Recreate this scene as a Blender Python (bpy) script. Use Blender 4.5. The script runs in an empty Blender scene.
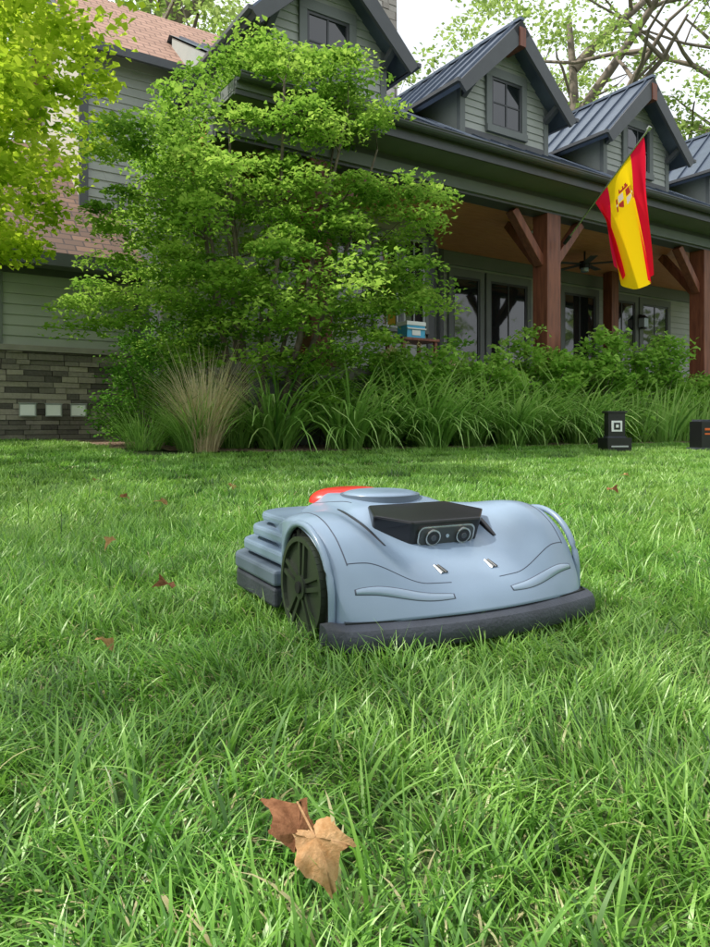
import bpy, math, random, bmesh
import numpy as np
from mathutils import Vector, Matrix
random.seed(7)
rng = np.random.default_rng(11)
SC = bpy.context.scene
ROT = math.radians(33.0)
CU, SU = math.cos(ROT), math.sin(ROT)
def h2w(s, c):            # house frame -> world
    return (CU*s - SU*c, SU*s + CU*c)
def w2h(x, y):
    return (CU*x + SU*y, -SU*x + CU*y)
def ground_z(x, y):
    s, c = w2h(x, y)
    t = np.clip((c-3.0)/6.5, 0, 1)
    return 0.20*t*t*(3-2*t)

# ------------------------------------------------------------------ materials
def newmat(name):
    m = bpy.data.materials.new(name); m.use_nodes = True
    nt = m.node_tree
    return m, nt, nt.nodes['Principled BSDF'], nt.nodes['Material Output']
def N(nt, t, **kw):
    n = nt.nodes.new(t)
    for k, v in kw.items(): setattr(n, k, v)
    return n
def ramp(nt, fac, stops):
    r = N(nt, 'ShaderNodeValToRGB')
    el = r.color_ramp.elements
    while len(el) < len(stops): el.new(0.5)
    for e, (p, c) in zip(el, stops):
        e.position = p; e.color = (*c, 1)
    nt.links.new(fac, r.inputs[0])
    return r.outputs[0]
def mat_simple(name, col, rough=0.6, metal=0.0, var=0.12, scale=6.0, bump=0.0, bscale=40.0, spec=0.5, coat=0):
    m, nt, b, o = newmat(name)
    tc = N(nt, 'ShaderNodeTexCoord')
    no = N(nt, 'ShaderNodeTexNoise'); no.inputs['Scale'].default_value = scale; no.inputs['Detail'].default_value = 5
    nt.links.new(tc.outputs['Object'], no.inputs['Vector'])
    c = np.array(col)
    col_out = ramp(nt, no.outputs['Fac'], [(0.3, tuple(c*(1-var))), (0.7, tuple(np.minimum(c*(1+var), 1)))])
    nt.links.new(col_out, b.inputs['Base Color'])
    b.inputs['Roughness'].default_value = rough
    b.inputs['Metallic'].default_value = metal
    b.inputs['Specular IOR Level'].default_value = spec
    if coat: b.inputs['Coat Weight'].default_value = coat; b.inputs['Coat Roughness'].default_value = .15
    if bump > 0:
        n2 = N(nt, 'ShaderNodeTexNoise'); n2.inputs['Scale'].default_value = bscale; n2.inputs['Detail'].default_value = 6
        nt.links.new(tc.outputs['Object'], n2.inputs['Vector'])
        bp = N(nt, 'ShaderNodeBump'); bp.inputs['Strength'].default_value = bump; bp.inputs['Distance'].default_value = 0.01
        nt.links.new(n2.outputs['Fac'], bp.inputs['Height']); nt.links.new(bp.outputs[0], b.inputs['Normal'])
    return m
def mat_leaf(name, stops, transl=0.4, gloss=0.0, wnoise=0.0, wcol=(0.2,0.2,0.05), wscale=1.2, grough=0.5):
    m = bpy.data.materials.new(name); m.use_nodes = True
    nt = m.node_tree; nt.nodes.clear()
    out = N(nt, 'ShaderNodeOutputMaterial')
    at = N(nt, 'ShaderNodeAttribute'); at.attribute_name = 'rnd'
    col = ramp(nt, at.outputs['Fac'], stops)
    if wnoise > 0:
        g = N(nt, 'ShaderNodeNewGeometry')
        no = N(nt, 'ShaderNodeTexNoise'); no.inputs['Scale'].default_value = wscale; no.inputs['Detail'].default_value = 4
        nt.links.new(g.outputs['Position'], no.inputs['Vector'])
        f = ramp(nt, no.outputs['Fac'], [(0.40, (0,0,0)), (0.66, (wnoise,)*3)])
        fm = N(nt, 'ShaderNodeMath', operation='MULTIPLY')
        nt.links.new(f, fm.inputs[0]); nt.links.new(at.outputs['Fac'], fm.inputs[1])
        mx = N(nt, 'ShaderNodeMix'); mx.data_type = 'RGBA'
        nt.links.new(fm.outputs[0], mx.inputs['Factor']); nt.links.new(col, mx.inputs[6]); mx.inputs[7].default_value = (*wcol, 1)
        col = mx.outputs[2]
    d = N(nt, 'ShaderNodeBsdfDiffuse'); t = N(nt, 'ShaderNodeBsdfTranslucent')
    hs = N(nt, 'ShaderNodeHueSaturation'); hs.inputs['Value'].default_value = 1.35; hs.inputs['Hue'].default_value = 0.49
    nt.links.new(col, hs.inputs['Color'])
    nt.links.new(col, d.inputs[0]); nt.links.new(hs.outputs[0], t.inputs[0])
    m1 = N(nt, 'ShaderNodeMixShader'); m1.inputs[0].default_value = transl
    nt.links.new(d.outputs[0], m1.inputs[1]); nt.links.new(t.outputs[0], m1.inputs[2])
    last = m1
    if gloss > 0:
        gl = N(nt, 'ShaderNodeBsdfGlossy'); gl.inputs['Roughness'].default_value = grough
        gl.inputs['Color'].default_value = (0.9, 1.0, 0.75, 1)
        m2 = N(nt, 'ShaderNodeMixShader'); m2.inputs[0].default_value = gloss
        nt.links.new(m1.outputs[0], m2.inputs[1]); nt.links.new(gl.outputs[0], m2.inputs[2]); last = m2
    nt.links.new(last.outputs[0], out.inputs[0])
    return m
def mat_attr(name, stops, rough=0.8, bump=0.3, bscale=25.0):
    m, nt, b, o = newmat(name)
    at = N(nt, 'ShaderNodeAttribute'); at.attribute_name = 'rnd'
    tc = N(nt, 'ShaderNodeTexCoord')
    no = N(nt, 'ShaderNodeTexNoise'); no.inputs['Scale'].default_value = bscale; no.inputs['Detail'].default_value = 6
    nt.links.new(tc.outputs['Object'], no.inputs['Vector'])
    ad = N(nt, 'ShaderNodeMath', operation='MULTIPLY_ADD'); ad.inputs[1].default_value = 0.5; 
    sb = N(nt, 'ShaderNodeMath', operation='SUBTRACT'); sb.inputs[1].default_value = 0.25
    nt.links.new(no.outputs['Fac'], ad.inputs[0]); nt.links.new(at.outputs['Fac'], ad.inputs[2])
    nt.links.new(ad.outputs[0], sb.inputs[0])
    nt.links.new(ramp(nt, sb.outputs[0], stops), b.inputs['Base Color'])
    b.inputs['Roughness'].default_value = rough
    bp = N(nt, 'ShaderNodeBump'); bp.inputs['Strength'].default_value = bump; bp.inputs['Distance'].default_value = 0.02
    nt.links.new(no.outputs['Fac'], bp.inputs['Height']); nt.links.new(bp.outputs[0], b.inputs['Normal'])
    return m
def mat_brick(name, c1, c2, mortar, bw, bh, plane='XZ', msize=0.02, rough=0.85, bump=0.5):
    m, nt, b, o = newmat(name)
    tc = N(nt, 'ShaderNodeTexCoord'); sp = N(nt, 'ShaderNodeSeparateXYZ'); cb = N(nt, 'ShaderNodeCombineXYZ')
    nt.links.new(tc.outputs['Object'], sp.inputs[0])
    nt.links.new(sp.outputs[plane[0]], cb.inputs[0]); nt.links.new(sp.outputs[plane[1]], cb.inputs[1])
    br = N(nt, 'ShaderNodeTexBrick'); br.inputs['Scale'].default_value = 1
    br.inputs['Brick Width'].default_value = bw; br.inputs['Row Height'].default_value = bh
    br.inputs['Mortar Size'].default_value = msize; br.inputs['Bias'].default_value = 0
    br.inputs['Color1'].default_value = (*c1, 1); br.inputs['Color2'].default_value = (*c2, 1); br.inputs['Mortar'].default_value = (*mortar, 1)
    nt.links.new(cb.outputs[0], br.inputs[0])
    nt.links.new(br.outputs[0], b.inputs['Base Color'])
    bp = N(nt, 'ShaderNodeBump'); bp.inputs['Strength'].default_value = bump; bp.inputs['Distance'].default_value = 0.02
    inv = N(nt, 'ShaderNodeMath', operation='SUBTRACT'); inv.inputs[0].default_value = 1
    nt.links.new(br.outputs['Fac'], inv.inputs[1]); nt.links.new(inv.outputs[0], bp.inputs['Height'])
    nt.links.new(bp.outputs[0], b.inputs['Normal']); b.inputs['Roughness'].default_value = rough
    return m
def mat_wood(name, c1, c2, axis_scale=(1, 1, 1), rough=0.55):
    m, nt, b, o = newmat(name)
    tc = N(nt, 'ShaderNodeTexCoord'); mp = N(nt, 'ShaderNodeMapping'); mp.inputs['Scale'].default_value = axis_scale
    nt.links.new(tc.outputs['Object'], mp.inputs[0])
    no = N(nt, 'ShaderNodeTexNoise'); no.inputs['Scale'].default_value = 3; no.inputs['Detail'].default_value = 8
    nt.links.new(mp.outputs[0], no.inputs['Vector'])
    nt.links.new(ramp(nt, no.outputs['Fac'], [(0.3, c1), (0.7, c2)]), b.inputs['Base Color'])
    b.inputs['Roughness'].default_value = rough
    return m

M = {}
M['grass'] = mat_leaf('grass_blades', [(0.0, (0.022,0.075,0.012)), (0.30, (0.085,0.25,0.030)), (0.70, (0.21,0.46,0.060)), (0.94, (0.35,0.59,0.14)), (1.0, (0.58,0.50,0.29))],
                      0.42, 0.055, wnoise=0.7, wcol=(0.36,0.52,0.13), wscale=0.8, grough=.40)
M['leaf_main'] = mat_leaf('tree_leaves', [(0, (0.08,0.19,0.025)), (0.5, (0.20,0.39,0.05)), (1, (0.38,0.57,0.10))], 0.46)
M['leaf_near'] = mat_leaf('near_leaves', [(0, (0.20,0.34,0.02)), (0.5, (0.37,0.53,0.035)), (1, (0.56,0.66,0.09))], 0.6)
M['leaf_far'] = mat_leaf('far_leaves', [(0, (0.15,0.26,0.06)), (0.5, (0.27,0.40,0.10)), (1, (0.42,0.54,0.18))], 0.5)
M['leaf_dark'] = mat_leaf('shrub_leaves', [(0, (0.05,0.15,0.022)), (0.5, (0.12,0.31,0.04)), (1, (0.24,0.46,0.08))], 0.38)
M['leaf_hyd'] = mat_leaf('hydrangea_leaves', [(0, (0.10,0.24,0.035)), (0.5, (0.25,0.49,0.07)), (1, (0.40,0.62,0.14))], 0.42)
M['leaf_lily'] = mat_leaf('lily_leaves', [(0, (0.05,0.17,0.022)), (0.45, (0.27,0.51,0.10)), (1, (0.54,0.74,0.26))], 0.42, .06)
M['straw'] = mat_leaf('straw', [(0, (0.34,0.32,0.15)), (0.6, (0.70,0.60,0.38)), (1, (0.82,0.74,0.53))], 0.3)
M['petal'] = mat_leaf('flower_petals', [(0, (0.55,0.40,0.18)), (0.5, (0.72,0.60,0.35)), (1, (0.8,0.75,0.6))], 0.4)
M['bark'] = mat_simple('bark', (0.13,0.105,0.08), 0.9, var=.4, scale=12, bump=.8, bscale=20)
M['barkl'] = mat_simple('bark_light', (0.20,0.165,0.13), 0.9, var=.35, scale=5, bump=.8, bscale=8)
M['siding'] = mat_simple('siding', (0.38,0.40,0.375), 0.7, var=.06, scale=3, bump=.1)
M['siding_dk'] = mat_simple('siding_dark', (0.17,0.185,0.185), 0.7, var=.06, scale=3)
M['cream'] = mat_simple('cream_siding', (0.5,0.47,0.41), 0.7, var=.05)
M['trim'] = mat_simple('trim', (0.085,0.09,0.10), 0.55, var=.08)
M['gutter'] = mat_simple('gutter', (0.065,0.07,0.078), 0.35, var=.08)
M['frame'] = mat_simple('window_frame', (0.05,0.055,0.06), 0.4, var=.05)
M['framel'] = mat_simple('window_frame_light', (0.40,0.43,0.43), 0.5, var=.05)
M['metal'] = mat_simple('roof_metal', (0.12,0.15,0.20), 0.35, metal=0.5, var=.08)
M['timber'] = mat_wood('timber', (0.14,0.042,0.025), (0.28,0.095,0.052), (6, 6, .8), .5)
M['ceil'] = mat_wood('ceiling_wood', (0.66,0.23,0.10), (0.84,0.38,0.19), (1, 9, 6), .4)
M['stone'] = mat_attr('ledgestone', [(0, (0.085,0.076,0.068)), (0.5, (0.20,0.18,0.155)), (1, (0.38,0.34,0.29))])
M['stonel'] = mat_attr('chimney_stone', [(0, (0.28,0.24,0.21)), (0.5, (0.42,0.38,0.34)), (1, (0.58,0.54,0.5))])
M['shingle'] = mat_brick('shingles', (0.22,0.13,0.09), (0.14,0.088,0.068), (0.07,0.05,0.045), .28, .14, 'XY', msize=.012)
M['shinglel'] = mat_brick('shingles_light', (0.46,0.28,0.21), (0.38,0.23,0.17), (0.2,0.12,0.09), .28, .14, 'XY', msize=.012)
M['deck'] = mat_simple('deck', (0.28,0.26,0.24), .8)
M['black'] = mat_simple('black_plastic', (0.010,0.010,0.012), 0.32, var=.1)
M['rubber'] = mat_simple('rubber', (0.016,0.017,0.016), 0.75, var=.2, scale=20)
M['hub'] = mat_simple('wheel_hub', (0.035,0.045,0.030), 0.42, var=.15)
M['grey'] = mat_simple('dark_grey_plastic', (0.042,0.048,0.063), 0.55, var=.28, scale=14, bump=.25, bscale=150)
M['seam'] = mat_simple('seam', (0.055,0.07,0.10), 0.6, var=.05)
M['shell'] = mat_simple('mower_shell', (0.220,0.300,0.400), 0.33, var=.07, scale=5, bump=.03, bscale=400, coat=.2)
M['shell2'] = mat_simple('mower_shell_lower', (0.11,0.145,0.19), 0.5, var=.06, scale=4)
M['lens'] = mat_simple('lamp_lens', (0.34,0.43,0.52), 0.12, var=.03, coat=.6)
M['edge'] = mat_simple('lamp_cover', (0.235,0.32,0.42), 0.10, var=.03, coat=.8)
M['chrome'] = mat_simple('chrome', (0.55,0.55,0.53), 0.25, metal=1, var=.05)
M['red'] = mat_simple('red_plastic', (0.62,0.03,0.02), 0.35, var=.06)
M['white'] = mat_simple('white_paint', (0.80,0.82,0.82), 0.5, var=.04)
M['blue'] = mat_simple('blue_plastic', (0.05,0.40,0.66), 0.4, var=.1)
M['orange'] = mat_simple('orange_paint', (0.75,0.14,0.02), 0.5, var=.05)
def flagmat(n, col): return mat_leaf(n, [(0, col), (1, col)], .35)
M['fred'] = flagmat('flag_red', (0.82,0.015,0.03)); M['fyel'] = flagmat('flag_yellow', (0.95,0.68,0.01)); M['fem'] = flagmat('flag_emblem', (0.42,0.05,0.03))
M['fem2'] = flagmat('flag_emblem_light', (0.70,0.62,0.52))
m, nt, b, o = newmat('window_glass'); b.inputs['Base Color'].default_value = (0.012,0.016,0.018,1)
b.inputs['Roughness'].default_value = 0.04; b.inputs['Specular IOR Level'].default_value = 1.0
tc = N(nt,'ShaderNodeTexCoord'); no = N(nt,'ShaderNodeTexNoise'); no.inputs['Scale'].default_value = 1.5
nt.links.new(tc.outputs['Object'], no.inputs[0]); bp = N(nt,'ShaderNodeBump'); bp.inputs['Strength'].default_value=.06; bp.inputs['Distance'].default_value=.05
nt.links.new(no.outputs['Fac'], bp.inputs['Height']); nt.links.new(bp.outputs[0], b.inputs['Normal'])
M['glass'] = m
m, nt, b, o = newmat('soil')
g = N(nt,'ShaderNodeNewGeometry'); no = N(nt,'ShaderNodeTexNoise'); no.inputs['Scale'].default_value = 14; no.inputs['Detail'].default_value = 8
nt.links.new(g.outputs['Position'], no.inputs[0])
nt.links.new(ramp(nt, no.outputs['Fac'], [(.3,(0.03,0.055,0.014)),(.55,(0.07,0.11,0.028)),(.75,(0.18,0.15,0.075))]), b.inputs['Base Color'])
b.inputs['Roughness'].default_value = .95; M['soil'] = m
m, nt, b, o = newmat('mulch')
g = N(nt,'ShaderNodeNewGeometry'); no = N(nt,'ShaderNodeTexVoronoi'); no.inputs['Scale'].default_value = 38
nt.links.new(g.outputs['Position'], no.inputs[0])
nt.links.new(ramp(nt, no.outputs['Color'], [(.1,(0.08,0.045,0.028)),(.6,(0.28,0.17,0.115)),(.95,(0.54,0.42,0.30))]), b.inputs['Base Color'])
bp = N(nt,'ShaderNodeBump'); bp.inputs['Strength'].default_value=1; bp.inputs['Distance'].default_value=.03
nt.links.new(no.outputs['Distance'], bp.inputs['Height']); nt.links.new(bp.outputs[0], b.inputs['Normal'])
b.inputs['Roughness'].default_value = .95; M['mulch'] = m

# ------------------------------------------------------------------ mesh helpers
def empty(name, loc=(0,0,0), rz=0):
    e = bpy.data.objects.new(name, None); SC.collection.objects.link(e)
    e.location = loc; e.rotation_euler = (0,0,rz); e.empty_display_size = .2
    return e
def fast_mesh(name, V, F, mats, rnd=None, matidx=None, smooth=False):
    V = np.asarray(V, dtype=np.float32); F = np.asarray(F, dtype=np.int32)
    me = bpy.data.meshes.new(name)
    k = F.shape[1]
    me.vertices.add(len(V)); me.vertices.foreach_set('co', V.ravel())
    me.loops.add(F.size); me.loops.foreach_set('vertex_index', F.ravel())
    me.polygons.add(len(F)); me.polygons.foreach_set('loop_start', np.arange(len(F), dtype=np.int32)*k)
    me.polygons.foreach_set('loop_total', np.full(len(F), k, dtype=np.int32))
    for mm in (mats if isinstance(mats, (list, tuple)) else [mats]): me.materials.append(mm)
    if matidx is not None: me.polygons.foreach_set('material_index', np.asarray(matidx, dtype=np.int32))
    if smooth: me.polygons.foreach_set('use_smooth', np.ones(len(F), dtype=bool))
    if rnd is not None:
        a = me.attributes.new('rnd', 'FLOAT', 'POINT'); a.data.foreach_set('value', np.asarray(rnd, dtype=np.float32))
    me.update(calc_edges=True)
    return me
def add_obj(name, me, parent=None, loc=(0,0,0), rot=(0,0,0), bevel=0, scale=None):
    o = bpy.data.objects.new(name, me); SC.collection.objects.link(o)
    o.location = loc; o.rotation_euler = rot
    if scale: o.scale = scale
    if parent: o.parent = parent
    if bevel:
        b = o.modifiers.new('b', 'BEVEL'); b.width = bevel; b.segments = 2; b.limit_method = 'ANGLE'; b.angle_limit = math.radians(40)
    return o
class MB:
    def __init__(s): s.v=[]; s.f=[]; s.m=[]; s.r=[]; s.mats=[]
    def mi(s, mat):
        if mat not in s.mats: s.mats.append(mat)
        return s.mats.index(mat)
    def add(s, vs, fs, mat, r=0.5):
        b=len(s.v); s.v += [tuple(p) for p in vs]; s.r += [r]*len(vs)
        i=s.mi(mat)
        for f in fs: s.f.append(tuple(b+k for k in f)); s.m.append(i)
    def box(s, x0,x1,y0,y1,z0,z1, mat, r=0.5):
        s.add([(x0,y0,z0),(x1,y0,z0),(x1,y1,z0),(x0,y1,z0),(x0,y0,z1),(x1,y0,z1),(x1,y1,z1),(x0,y1,z1)],
              [(0,3,2,1),(4,5,6,7),(0,1,5,4),(1,2,6,5),(2,3,7,6),(3,0,4,7)], mat, r)
    def beam(s, a, b, w, h, mat, up=(0,0,1)):
        a=Vector(a); b=Vector(b); d=(b-a).normalized(); side=d.cross(Vector(up)).normalized(); u=side.cross(d).normalized()
        vs=[]
        for p in (a,b):
            for (i,j) in ((-1,-1),(1,-1),(1,1),(-1,1)): vs.append(p+side*i*w/2+u*j*h/2)
        s.add(vs, [(0,1,2,3),(7,6,5,4),(0,4,5,1),(1,5,6,2),(2,6,7,3),(3,7,4,0)], mat)
    def prism(s, poly, z0, z1, mat, zt=None):
        n=len(poly); vs=[(x,y,z0) for x,y in poly]+[(x,y,(zt[i] if zt else z1)) for i,(x,y) in enumerate(poly)]
        s.add(vs, [tuple(range(n-1,-1,-1)), tuple(range(n,2*n))]+[(i,(i+1)%n,n+(i+1)%n,n+i) for i in range(n)], mat)
    def cyl(s, c, axis, r, L, mat, n=32, r2=None):
        c=Vector(c); ax=Vector(axis).normalized(); t=Vector((0,0,1)) if abs(ax.z)<.9 else Vector((1,0,0))
        e1=ax.cross(t).normalized(); e2=ax.cross(e1); r2=r if r2 is None else r2
        vs=[c-ax*L/2+(e1*math.cos(2*math.pi*k/n)+e2*math.sin(2*math.pi*k/n))*r for k in range(n)]
        vs+=[c+ax*L/2+(e1*math.cos(2*math.pi*k/n)+e2*math.sin(2*math.pi*k/n))*r2 for k in range(n)]
        s.add(vs, [tuple(range(n-1,-1,-1)), tuple(range(n,2*n))]+[(i,(i+1)%n,n+(i+1)%n,n+i) for i in range(n)], mat)
    def obj(s, name, parent=None, bevel=0, loc=(0,0,0), rz=0, smooth=False):
        me=bpy.data.meshes.new(name); me.from_pydata(s.v, [], s.f)
        for mm in s.mats: me.materials.append(mm)
        me.polygons.foreach_set('material_index', np.array(s.m, dtype=np.int32))
        a=me.attributes.new('rnd','FLOAT','POINT'); a.data.foreach_set('value', np.array(s.r, dtype=np.float32))
        me.update()
        bm=bmesh.new(); bm.from_mesh(me); bmesh.ops.recalc_face_normals(bm, faces=bm.faces); bm.to_mesh(me); bm.free()
        if smooth:
            me.polygons.foreach_set('use_smooth', np.ones(len(me.polygons), dtype=bool))
            try: me.set_sharp_from_angle(angle=math.radians(35))
            except Exception: pass
        return add_obj(name, me, parent, loc, (0,0,rz), bevel)

def strips(P, az, L, w, th0, bend, nseg, rnd, twist=None):
    n=len(P); V=np.zeros((n,nseg+1,2,3)); cur=P.copy()
    wa = az+np.pi/2 + (twist if twist is not None else 0)
    wd=np.stack([np.cos(wa),np.sin(wa),np.zeros(n)],1)
    for k in range(nseg+1):
        f=k/nseg
        wid=w*(min(1, .55+1.5*f) if f<.3 else 1)*(1-f**2.2*.93)
        V[:,k,0]=cur-wd*(wid/2)[:,None]; V[:,k,1]=cur+wd*(wid/2)[:,None]
        a=th0+bend*(f+.5/nseg)
        d=np.stack([np.sin(a)*np.cos(az),np.sin(a)*np.sin(az),np.cos(a)],1)
        cur=cur+d*(L/nseg)[:,None]
    base=np.arange(n)[:,None]*(nseg+1)*2
    k=np.arange(nseg)[None,:]*2
    F=np.stack([base+k,base+k+1,base+k+3,base+k+2],2).reshape(-1,4)
    R=np.repeat(rnd,(nseg+1)*2)
    return V.reshape(-1,3),F,R
def leaf_quads(C, size, up=0.5, rnd=None, droop=0.0, fold=.18, asp=.55):
    n=len(C)
    nr=rng.normal(size=(n,3)); nr[:,2]=np.abs(nr[:,2])+up*3; nr/=np.linalg.norm(nr,axis=1)[:,None]
    a=rng.normal(size=(n,3)); a[:,2]-=droop; a-=nr*np.sum(a*nr,1)[:,None]; a/=np.linalg.norm(a,axis=1)[:,None]+1e-9
    b=np.cross(nr,a); s=size[:,None]
    v0=C-a*s*.5; v2=C+a*s*.5; v1=C-b*s*asp*.5+nr*s*fold+a*s*(-.08); v3=C+b*s*asp*.5+nr*s*fold+a*s*(-.08)
    V=np.stack([v0,v1,v2,v3],1).reshape(-1,3)
    F=np.arange(4*n).reshape(n,4)
    return V,F,np.repeat(rnd,4)
def tube(V,F,pts,rad,ns=7):
    pts=[Vector(p) for p in pts]; b0=len(V)
    for i,p in enumerate(pts):
        d=(pts[min(i+1,len(pts)-1)]-pts[max(i-1,0)]).normalized()
        t=Vector((0,0,1)) if abs(d.z)<.9 else Vector((1,0,0))
        e1=d.cross(t).normalized(); e2=d.cross(e1)
        for k in range(ns):
            an=2*math.pi*k/ns; V.append(tuple(p+(e1*math.cos(an)+e2*math.sin(an))*rad[i]))
    for i in range(len(pts)-1):
        for k in range(ns):
            F.append((b0+i*ns+k,b0+i*ns+(k+1)%ns,b0+(i+1)*ns+(k+1)%ns,b0+(i+1)*ns+k))
def wiggle(a,b,n,amp,sag=0):
    a=Vector(a); b=Vector(b); out=[]
    L=(b-a).length; off=Vector((0,0,0))
    for i in range(n+1):
        f=i/n
        off=off+Vector((random.gauss(0,1),random.gauss(0,1),random.gauss(0,.6)))*amp*L/n*(1 if 0<i<n else 0)
        out.append(a.lerp(b,f)+off*math.sin(math.pi*f)+Vector((0,0,sag*L*math.sin(math.pi*f))))
    return out

# ------------------------------------------------------------------ ground
xs=np.concatenate([np.linspace(-300,-25,12),np.linspace(-22,26,97),np.linspace(30,300,12)])
ys=np.concatenate([np.linspace(-300,-12,12),np.linspace(-10,30,81),np.linspace(34,300,12)])
X,Y=np.meshgrid(xs,ys); Z=ground_z(X,Y)
V=np.stack([X.ravel(),Y.ravel(),Z.ravel()],1); nx=len(xs)
i,j=np.meshgrid(np.arange(nx-1),np.arange(len(ys)-1)); q=(j*nx+i).ravel()
add_obj('ground', fast_mesh('ground',V,np.stack([q,q+1,q+nx+1,q+nx],1),M['soil'],smooth=True))

BED=[(1.9,11.2),(1.75,9.4),(2.0,8.2),(2.6,7.4),(3.4,7.05),(4.5,6.95),(6,6.9),(8,7.0),(10,6.9),(12,7.05),(14,6.9),(19,6.9),(19,11.2)]
def in_bed(s,c):
    r=False; n=len(BED); jj=n-1
    for k in range(n):
        a=BED[k]; b2=BED[jj]
        if (a[1]>c)!=(b2[1]>c) and s<(b2[0]-a[0])*(c-a[1])/(b2[1]-a[1])+a[0]: r=not r
        jj=k
    return r
vb=[];fb=[]
gs=.25
for ii in range(0,76):
    for jj in range(0,20):
        s=1.5+ii*gs; c=6.5+jj*gs
        if in_bed(s+gs/2,c+gs/2):
            b0=len(vb)
            for (ds,dc) in ((0,0),(gs,0),(gs,gs),(0,gs)):
                x,y=h2w(s+ds,c+dc); vb.append((x,y,float(ground_z(x,y))+.022))
            fb.append((b0,b0+1,b0+2,b0+3))
add_obj('mulch_bed', fast_mesh('mulch_bed',vb,fb,M['mulch']))

# ------------------------------------------------------------------ lawn grass
def grass_tile(name,n,size,h0,h1,w0,w1,nseg,seed,dead_f=.07):
    r=np.random.default_rng(seed)
    P=np.zeros((n,3)); P[:,0]=r.uniform(-size/2,size/2,n); P[:,1]=r.uniform(-size/2,size/2,n)
    nt_=max(8,int(90*size*size)); T=r.uniform(-size/2,size/2,(nt_,2)); ta=r.uniform(0,2*np.pi,nt_); tl=r.uniform(.1,.6,nt_); th=r.uniform(.62,1.2,nt_); tt=r.normal(0,.10,nt_)
    idx=np.argmin(((P[:,None,:2]-T[None])**2).sum(2),1)
    az=ta[idx]+r.normal(0,1.2,n); L=r.uniform(h0,h1,n)*th[idx]; w=r.uniform(w0,w1,n)
    th0=np.abs(r.normal(.15,.30,n)); bend=tl[idx]*1.3+r.uniform(0,1.3,n)
    rnd=np.clip(r.normal(.54,.24,n)+tt[idx],0,.93)
    dead=r.random(n)<dead_f; rnd[dead]=1.0; bend[dead]+=.8; L[dead]*=.8
    V,F,R=strips(P,az,L,w,th0,bend,nseg,rnd,twist=r.uniform(-1,1,n))
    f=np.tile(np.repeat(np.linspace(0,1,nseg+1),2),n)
    R=np.where(R<.95, np.clip(R*(.30+1.0*f),0,.93), R)  # blade bases darkened in colour, painting in the shade between blades
    return fast_mesh(name,V,F,M['grass'],R)
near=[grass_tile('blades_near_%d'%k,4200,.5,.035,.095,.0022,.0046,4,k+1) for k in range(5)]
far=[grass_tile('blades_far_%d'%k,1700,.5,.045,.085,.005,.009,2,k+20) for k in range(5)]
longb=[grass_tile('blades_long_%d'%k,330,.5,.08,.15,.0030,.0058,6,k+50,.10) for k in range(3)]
lawn=empty('lawn_grass')
sz=.5
for ii in range(-14,42):
    for jj in range(-4,23):
        s=ii*sz+sz/2; c=jj*sz+sz/2
        if in_bed(s,c) or c>11.1 or (c>6.9 and s>1.8): continue
        x,y=h2w(s,c)
        if y<-1.0: continue
        d=math.hypot(x,y)
        if d>17: continue
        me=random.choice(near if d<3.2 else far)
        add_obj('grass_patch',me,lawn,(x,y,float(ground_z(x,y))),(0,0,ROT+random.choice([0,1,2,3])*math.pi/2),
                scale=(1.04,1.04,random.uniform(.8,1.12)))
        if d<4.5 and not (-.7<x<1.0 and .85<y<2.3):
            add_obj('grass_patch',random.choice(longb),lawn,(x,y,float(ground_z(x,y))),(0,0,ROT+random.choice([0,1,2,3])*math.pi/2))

# ------------------------------------------------------------------ house
H=empty('suburban_house',rz=ROT)
def clap(mb,s0,s1,z0,z1,c,mat,lap=.13):
    z=z0
    while z<z1-1e-4:
        zt=min(z+lap,z1)
        a0,a1=s0(z),s1(z); b0,b1=s0(zt),s1(zt)
        mb.add([(a0,c-.020,z),(a1,c-.020,z),(b1,c,zt),(b0,c,zt),(a0,c+.01,z),(a1,c+.01,z)],[(0,1,2,3),(4,5,1,0)],mat)
        z=zt
def K(v): return lambda z:v
def window(mb,s0,s1,z0,z1,c,nx=2,nz=3,frame=M['frame'],trim=M['trim'],tw=.10):
    mb.box(s0-tw,s1+tw,c-.05,c+.01,z1,z1+tw*1.3,trim); mb.box(s0-tw,s1+tw,c-.07,c+.01,z0-tw,z0,trim)
    mb.box(s0-tw,s0,c-.047,c+.01,z0,z1,trim); mb.box(s1,s1+tw,c-.047,c+.01,z0,z1,trim)
    f=.045
    mb.box(s0,s1,c-.030,c,z1-f,z1,frame); mb.box(s0,s1,c-.030,c,z0,z0+f,frame)
    mb.box(s0,s0+f,c-.030,c,z0+f,z1-f,frame); mb.box(s1-f,s1,c-.030,c,z0+f,z1-f,frame)
    mb.box(s0+f,s1-f,c-.012,c-.004,z0+f,z1-f,M['glass'])
    for k in range(1,nx):
        x=s0+(s1-s0)*k/nx; mb.box(x-.014,x+.014,c-.024,c-.0125,z0+f,z1-f,frame)
    for k in range(1,nz):
        z=z0+(z1-z0)*k/nz; mb.box(s0+f,s1-f,c-.022,c-.0125,z-.012,z+.012,frame)
mb=MB()
E0,E1=3.25,18.5
EC,EZ=7.45,4.38
RC=12.6; RZ=EZ+.6*(RC-EC)
R0=4.2
mb.add([(R0,EC,EZ),(E1,EC,EZ),(E1,RC,RZ),(R0,RC,RZ),(E1,18,EZ+.3),(R0,18,EZ+.3)],[(0,1,2,3),(3,2,4,5)],M['metal'])
k=R0+.2
while k<E1:
    mb.beam((k,EC+.03,EZ+.03),(k,RC,RZ+.015),.025,.045,M['metal']); k+=.42
mb.add([(4.25,7.5,4.15),(4.25,12.6,4.15),(4.25,12.6,RZ-.04),(4.25,7.5,EZ-.02)],[(0,1,2,3)],M['siding'])
mb.box(E0,R0,EC,11.2,EZ-.14,EZ-.02,M['siding_dk'])
mb.obj('porch_roof',H)
mb=MB()
n=8
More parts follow.
